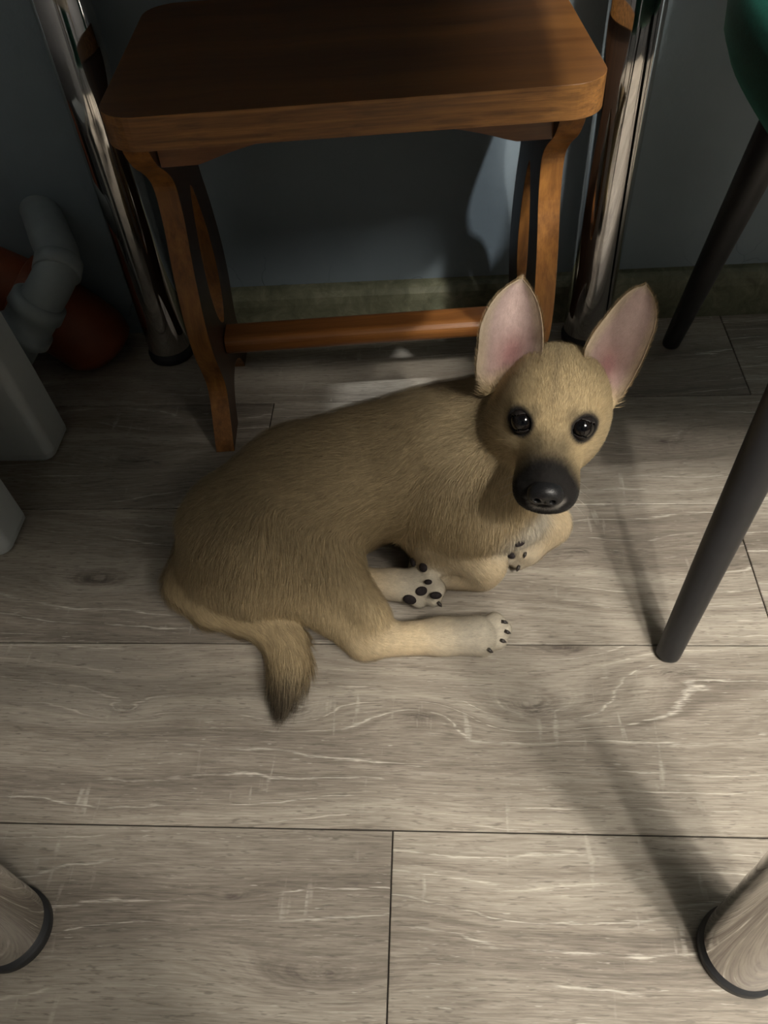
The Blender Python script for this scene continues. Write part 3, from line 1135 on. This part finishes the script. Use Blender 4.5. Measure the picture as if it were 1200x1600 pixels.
# dark tail tip
tipp = P(443, 1095, .006)
td = sstep(.050, .016, np.linalg.norm(BV - tipp, axis=1))
BC = BC * (1 - .9 * td[:, None]) + np.array([.035, .028, .022]) * (.9 * td[:, None])
wc = .85 * sstep(.055, .018, np.linalg.norm((BV - P(806, 815, .070)) * np.array([1, 1, 1.1]), axis=1)) * (1 - mz)
BC = BC * (1 - wc[:, None]) + WHITE * wc[:, None]
dn = np.linalg.norm(BV - nc, axis=1)
lip_glint = .5 * sstep(.0022, .0008, np.abs(dn - .0165)) * sstep(-.027, -.031, HL[:, 2]) * on_head  # reflection on the lip edge, painted as a pale line under the nose
BC = BC * (1 - lip_glint[:, None]) + np.array([.42, .39, .35]) * lip_glint[:, None]
# a little darker saddle hair along the back
sad = sstep(.12, .165, BV[:, 2]) * (1 - on_head) * .18
BC = BC * (1 - sad[:, None]) + np.array([.20, .14, .08]) * sad[:, None]

AV = np.vstack([BV] + EV)
AF = np.vstack([BF] + EF)
AC = np.vstack([BC] + ECOL)
AD = np.vstack([BD] + EFLOW)
AL = np.concatenate([BFL] + EFL)


def mesh_np(name, V, faces):
    me = bpy.data.meshes.new(name)
    me.vertices.add(len(V))
    me.vertices.foreach_set('co', np.asarray(V, np.float32).ravel())
    n = faces.shape[1]
    me.loops.add(len(faces) * n)
    me.loops.foreach_set('vertex_index', faces.astype(np.int32).ravel())
    me.polygons.add(len(faces))
    me.polygons.foreach_set('loop_start', np.arange(0, len(faces) * n, n, dtype=np.int32))
    me.update(calc_edges=True)
    return me


def colour_attr(me, C):
    a = me.color_attributes.new('coat', 'FLOAT_COLOR', 'POINT')
    a.data.foreach_set('color', np.hstack([C, np.ones((len(C), 1))]).astype(np.float32).ravel())


def coat_material(name, rough, spec, sheen):
    t = NT(name)
    at_ = t.n('ShaderNodeAttribute', attribute_name='coat')
    tc = t.n('ShaderNodeTexCoord').outputs['Object']
    nz = t.noise(tc, 160.0, 3)
    c = t.mix(1.0, at_.outputs['Color'], t.ramp(nz, [(0.3, (0.86, 0.86, 0.86)), (0.7, (1.0, 1.0, 1.0))]), 'MULTIPLY')
    t.set(Base_Color=c, Roughness=rough, Specular_IOR_Level=spec, Sheen_Weight=sheen, Sheen_Roughness=0.5)
    return t.mat


PO = P(500, 830, 0)
pup = empty('puppy', (PO[0], PO[1], 0))
tag(pup, 'tan puppy with black muzzle and big upright ears lying curled on the floor', 'dog')
bme = mesh_np('body', AV - np.array([PO[0], PO[1], 0]), AF)
colour_attr(bme, AC)
body = link('body', bme, coat_material('tan_coat_skin', .8, .15, .1), pup, True)
bme.update()

# vertex normals for combing
vn = np.empty(len(AV) * 3, np.float32)
bme.vertex_normals.foreach_get('vector', vn)
AN = vn.reshape(-1, 3).astype(float)
AN[len(BV):] = np.vstack(EN)

# --- fur: tapered ribbons combed along the coat
tri = np.vstack([AF[:, [0, 1, 2]], AF[:, [0, 2, 3]]])
a_, b_, c_ = AV[tri[:, 0]], AV[tri[:, 1]], AV[tri[:, 2]]
area = .5 * np.linalg.norm(np.cross(b_ - a_, c_ - a_), axis=1)
ml = AL[tri].mean(1)
dens = area * np.clip(.011 / np.maximum(ml, .002), .8, 3.0)
dens *= (a_[:, 2] > .0022)
NF = 300000
pick = rng.choice(len(tri), NF, p=dens / dens.sum())
r1, r2 = np.sqrt(rng.random(NF)), rng.random(NF)
bw = np.stack([1 - r1, r1 * (1 - r2), r1 * r2], 1)
gat = lambda A: (A[tri[pick]] * (bw[..., None] if A.ndim == 2 else bw)).sum(1)
root, fn, fd, fc, fl = gat(AV), gat(AN), gat(AD), gat(AC), gat(AL)
fn /= np.linalg.norm(fn, axis=1, keepdims=True) + 1e-9
fd = fd - fn * (fd * fn).sum(1, keepdims=True)
fd /= np.linalg.norm(fd, axis=1, keepdims=True) + 1e-9
# clumps: neighbours share a slight swing
ph = np.sin(root @ np.array([210., 130., 90.])) + np.sin(root @ np.array([-120., 240., 160.]) + 1.3)
sd = np.cross(fn, fd)
fd = fd + sd * (ph * .10 + rng.normal(0, .13, NF))[:, None]
fd /= np.linalg.norm(fd, axis=1, keepdims=True)
fl = fl * np.clip(rng.normal(1, .22, NF), .4, 1.6)
lift = np.clip(rng.normal(.26, .08, NF), .08, .6)[:, None]
d0 = fd + fn * (lift + .25)
d0 /= np.linalg.norm(d0, axis=1, keepdims=True)
d1 = fd + fn * lift * .35 + np.array([0, 0, -.10])
d1 /= np.linalg.norm(d1, axis=1, keepdims=True)
q0 = root - fn * .0006
q1 = root + d0 * (fl * .45)[:, None]
q2 = q1 + d1 * (fl * .55)[:, None]
for q in (q0, q1, q2): q[:, 2] = np.maximum(q[:, 2], .0008)
wd = np.cross(fn, fd)
wd /= np.linalg.norm(wd, axis=1, keepdims=True) + 1e-9
hw = (np.clip(fl * .014, .00008, .00018) * rng.uniform(.8, 1.25, NF))[:, None]
FV = np.stack([q0 - wd * hw, q0 + wd * hw, q1 + wd * hw * .8, q1 - wd * hw * .8, q2], 1).reshape(-1, 3)
ii = np.arange(NF) * 5
FT = np.stack([np.stack([ii, ii + 2, ii + 1], 1), np.stack([ii, ii + 3, ii + 2], 1), np.stack([ii + 3, ii + 4, ii + 2], 1)], 1).reshape(-1, 3)
jit = np.clip(rng.normal(1, .20, NF), .5, 1.6)[:, None]
fcol = np.clip(fc * jit, 0, .9)
fme = mesh_np('fur', FV - np.array([PO[0], PO[1], 0]), FT)
colour_attr(fme, np.repeat(fcol, 5, 0))
fur = link('fur', fme, coat_material('tan_coat_hair', .7, .2, .0), pup, True)
nn = fn * .92 + d0 * .08 + rng.normal(0, .10, (NF, 3))
nn /= np.linalg.norm(nn, axis=1, keepdims=True)
fme.normals_split_custom_set_from_vertices(np.repeat(nn, 5, 0).tolist())
tag(fur, 'short soft tan fur', kind='stuff')


# --- eyes, nose, pads, claws
def frame(n):
    n = np.asarray(n, float) / np.linalg.norm(n)
    a = np.cross(n, [0, 0, 1.0])
    if np.linalg.norm(a) < 1e-3: a = np.array([1.0, 0, 0])
    a /= np.linalg.norm(a)
    return np.array([a, np.cross(n, a), n])


def ball(name, c, axes, r, mat, parent, seg=24, shape=None):
    bm = bmesh.new()
    bmesh.ops.create_uvsphere(bm, u_segments=seg, v_segments=seg // 2 + 2, radius=1)
    for v in bm.verts:
        q = np.array(v.co)
        if shape: q = shape(q)
        v.co = Vector(q * r)
    o = from_bm(name, bm, mat, parent, True)
    m = Matrix.Identity(4)
    for i in range(3):
        for j in range(3): m[i][j] = axes[j][i]
    p = c - np.array([PO[0], PO[1], 0])
    m.translation = Vector(p)
    o.matrix_local = m
    return o


def eye_material():
    t = NT('dark_brown_eye')
    tc = t.n('ShaderNodeTexCoord').outputs['Object']
    sep = t.n('ShaderNodeSeparateXYZ')
    t.put(sep.inputs[0], tc)
    rad = t.math('SQRT', t.math('ADD', t.math('POWER', sep.outputs[0], 2.0), t.math('POWER', sep.outputs[1], 2.0)))
    nz = t.noise(tc, 900.0, 3)
    rr = t.math('ADD', rad, t.math('MULTIPLY', t.math('SUBTRACT', nz, .5), .0006))
    c = t.ramp(t.math('DIVIDE', rr, .0105), [(.40, (.003, .003, .004)), (.50, (.011, .008, .007)), (.66, (.009, .007, .006)), (.74, (.004, .003, .003))])
    t.set(Base_Color=c, Roughness=.04, Specular_IOR_Level=.5)
    return t.mat


em = eye_material()
for c in eye_c:
    look = EYE - c
    ball('eye', c, frame(look), .0100, em, pup, 32)


lidm = plain('dark_eyelid_skin', (.014, .011, .010), .5, 0, .3, .1, 300)
for s_, c in zip((-1, 1), eye_c):
    n_ = EYE - c
    n_ /= np.linalg.norm(n_)
    up_ = hz + hx * s_ * .18
    up_ = up_ - n_ * (up_ @ n_)
    up_ /= np.linalg.norm(up_)
    axs = np.array([np.cross(up_, n_), up_, n_])
    bm = bmesh.new()
    bmesh.ops.create_uvsphere(bm, u_segments=40, v_segments=28, radius=.0107)
    dead = [f for f in bm.faces if not ((f.calc_center_median().y / .0107 > .50 or f.calc_center_median().y / .0107 < -.74) and f.calc_center_median().z > -.004)]
    bmesh.ops.delete(bm, geom=dead, context='FACES')
    lid = from_bm('eyelid', bm, lidm, pup, True)
    so = lid.modifiers.new('thickness', 'SOLIDIFY')
    so.thickness, so.offset = .0006, 1.0
    m = Matrix.Identity(4)
    for i in range(3):
        for j in range(3): m[i][j] = axs[j][i]
    m.translation = Vector(c - np.array([PO[0], PO[1], 0]))
    lid.matrix_local = m


def nose_mat():
    t = NT('wet_black_nose')
    tc = t.n('ShaderNodeTexCoord').outputs['Object']
    vor = t.n('ShaderNodeTexVoronoi')
    t.put(vor.inputs['Vector'], tc)
    vor.inputs['Scale'].default_value = 1100
    t.set(Base_Color=(.010, .010, .011), Roughness=.38, Specular_IOR_Level=.5)
    t.bump(vor.outputs[0], .35, .0004)
    return t.mat


nm = nose_mat()
NOSE = [(np.array([0, 0, 0.]), np.array([.0135, .0110, .0092])), (np.array([0, .001, .004]), np.array([.0120, .0095, .0070])),
        (np.array([-.0075, .001, -.002]), np.array([.0072, .0085, .0068])), (np.array([.0075, .001, -.002]), np.array([.0072, .0085, .0068]))]
hs = .0009
g = [np.arange(-.018, .018, hs) for _ in range(3)]
X = np.stack(np.meshgrid(*g, indexing='ij'), -1)
G = np.full(X.shape[:3], .05)
for c, r in NOSE:
    q = X - c
    k0 = np.sqrt(((q / r) ** 2).sum(-1)) + 1e-9
    k1 = np.sqrt(((q / r ** 2) ** 2).sum(-1)) + 1e-9
    G = smin(G, k0 * (k0 - 1) / k1, .004)
for s in (-1, 1):
    q = X - np.array([.0062 * s, .0100, -.0020])
    k0 = np.sqrt((((q) / np.array([.0026, .0050, .0022])) ** 2).sum(-1)) - 1
    G = -smin(-G, k0 * .0022, .0012)
q = np.abs(X[..., 0]) - .0004
G = -smin(-G, np.maximum(q, np.maximum(.0085 - X[..., 1], X[..., 2] + .001)), .001)
NV, NFc = surface_nets(G)
NV = -.018 + NV * hs
nw = nc + NV[:, :1] * hx + NV[:, 1:2] * hy + NV[:, 2:3] * hz
nose = link('nose', mesh_np('nose', nw - np.array([PO[0], PO[1], 0]), NFc), nm, pup, True)
tag(nose, 'wet black nose')

pm = plain('dark_paw_pad_skin', (.026, .020, .020), .75, 0, .2, .2, 300)
for px, py, rx, ry in ((658, 923, .0075, .0060), (681, 929, .0075, .0050), (641, 935, .0085, .0075), (669, 909, .0050, .0035),
                       (648, 878, .0065, .0055), (663, 887, .0065, .0055), (811, 847, .0070, .0050), (799, 866, .0075, .0050)):
    q, n_ = hit(px, py)
    fr = frame(n_)
    ball('paw_pad', q + n_ * .0020, fr, np.array([rx * .82, ry * .82, .0026]), pm, pup, 16)
cm = plain('dark_claw_horn', (.035, .028, .024), .4, 0, .5, .2, 300)
for px, py, dx, dy in ((782, 1000, 1, .3), (762, 1014, .8, .5), (784, 971, 1, .1), (789, 986, 1, .3), (821, 863, -.2, 1), (811, 884, -.3, 1), (684, 941, .5, .6)):
    q, n_ = hit(px, py)
    d_ = RT * dx - UP * dy * .5 - np.array([0, 0, .5])
    d_ /= np.linalg.norm(d_)
    bm = bmesh.new()
    pts = [q - n_ * .001, q + n_ * .0014 + d_ * .0035, q + n_ * .0004 + d_ * .0068]
    for p_ in pts: p_[2] = max(p_[2], .0022)
    bm_tube(bm, [Vector(p_ - np.array([PO[0], PO[1], 0])) for p_ in pts], [.0020, .0018, .0005], 10)
    from_bm('claw', bm, cm, pup, True)
# whiskers
wm = plain('pale_whisker', (.55, .5, .42), .5)
for s in (-1, 1):
    for k in range(5):
        p0 = hp(.0195 * s, .074 + .004 * (k % 3), -.026 - .005 * k)
        dr_ = hx * s * .8 + hy * (.15 - .12 * k) - hz * (.1 + .15 * k)
        L_ = .022 + .004 * (k % 2)
        pts = [p0 + dr_ * L_ * t - hz * .006 * t * t for t in (0, .33, .66, 1)]
        bm = bmesh.new()
        bm_tube(bm, [Vector(p_ - np.array([PO[0], PO[1], 0])) for p_ in pts], [.00014, .00012, .00009, .00003], 5)
        from_bm('whisker', bm, wm, pup, True)
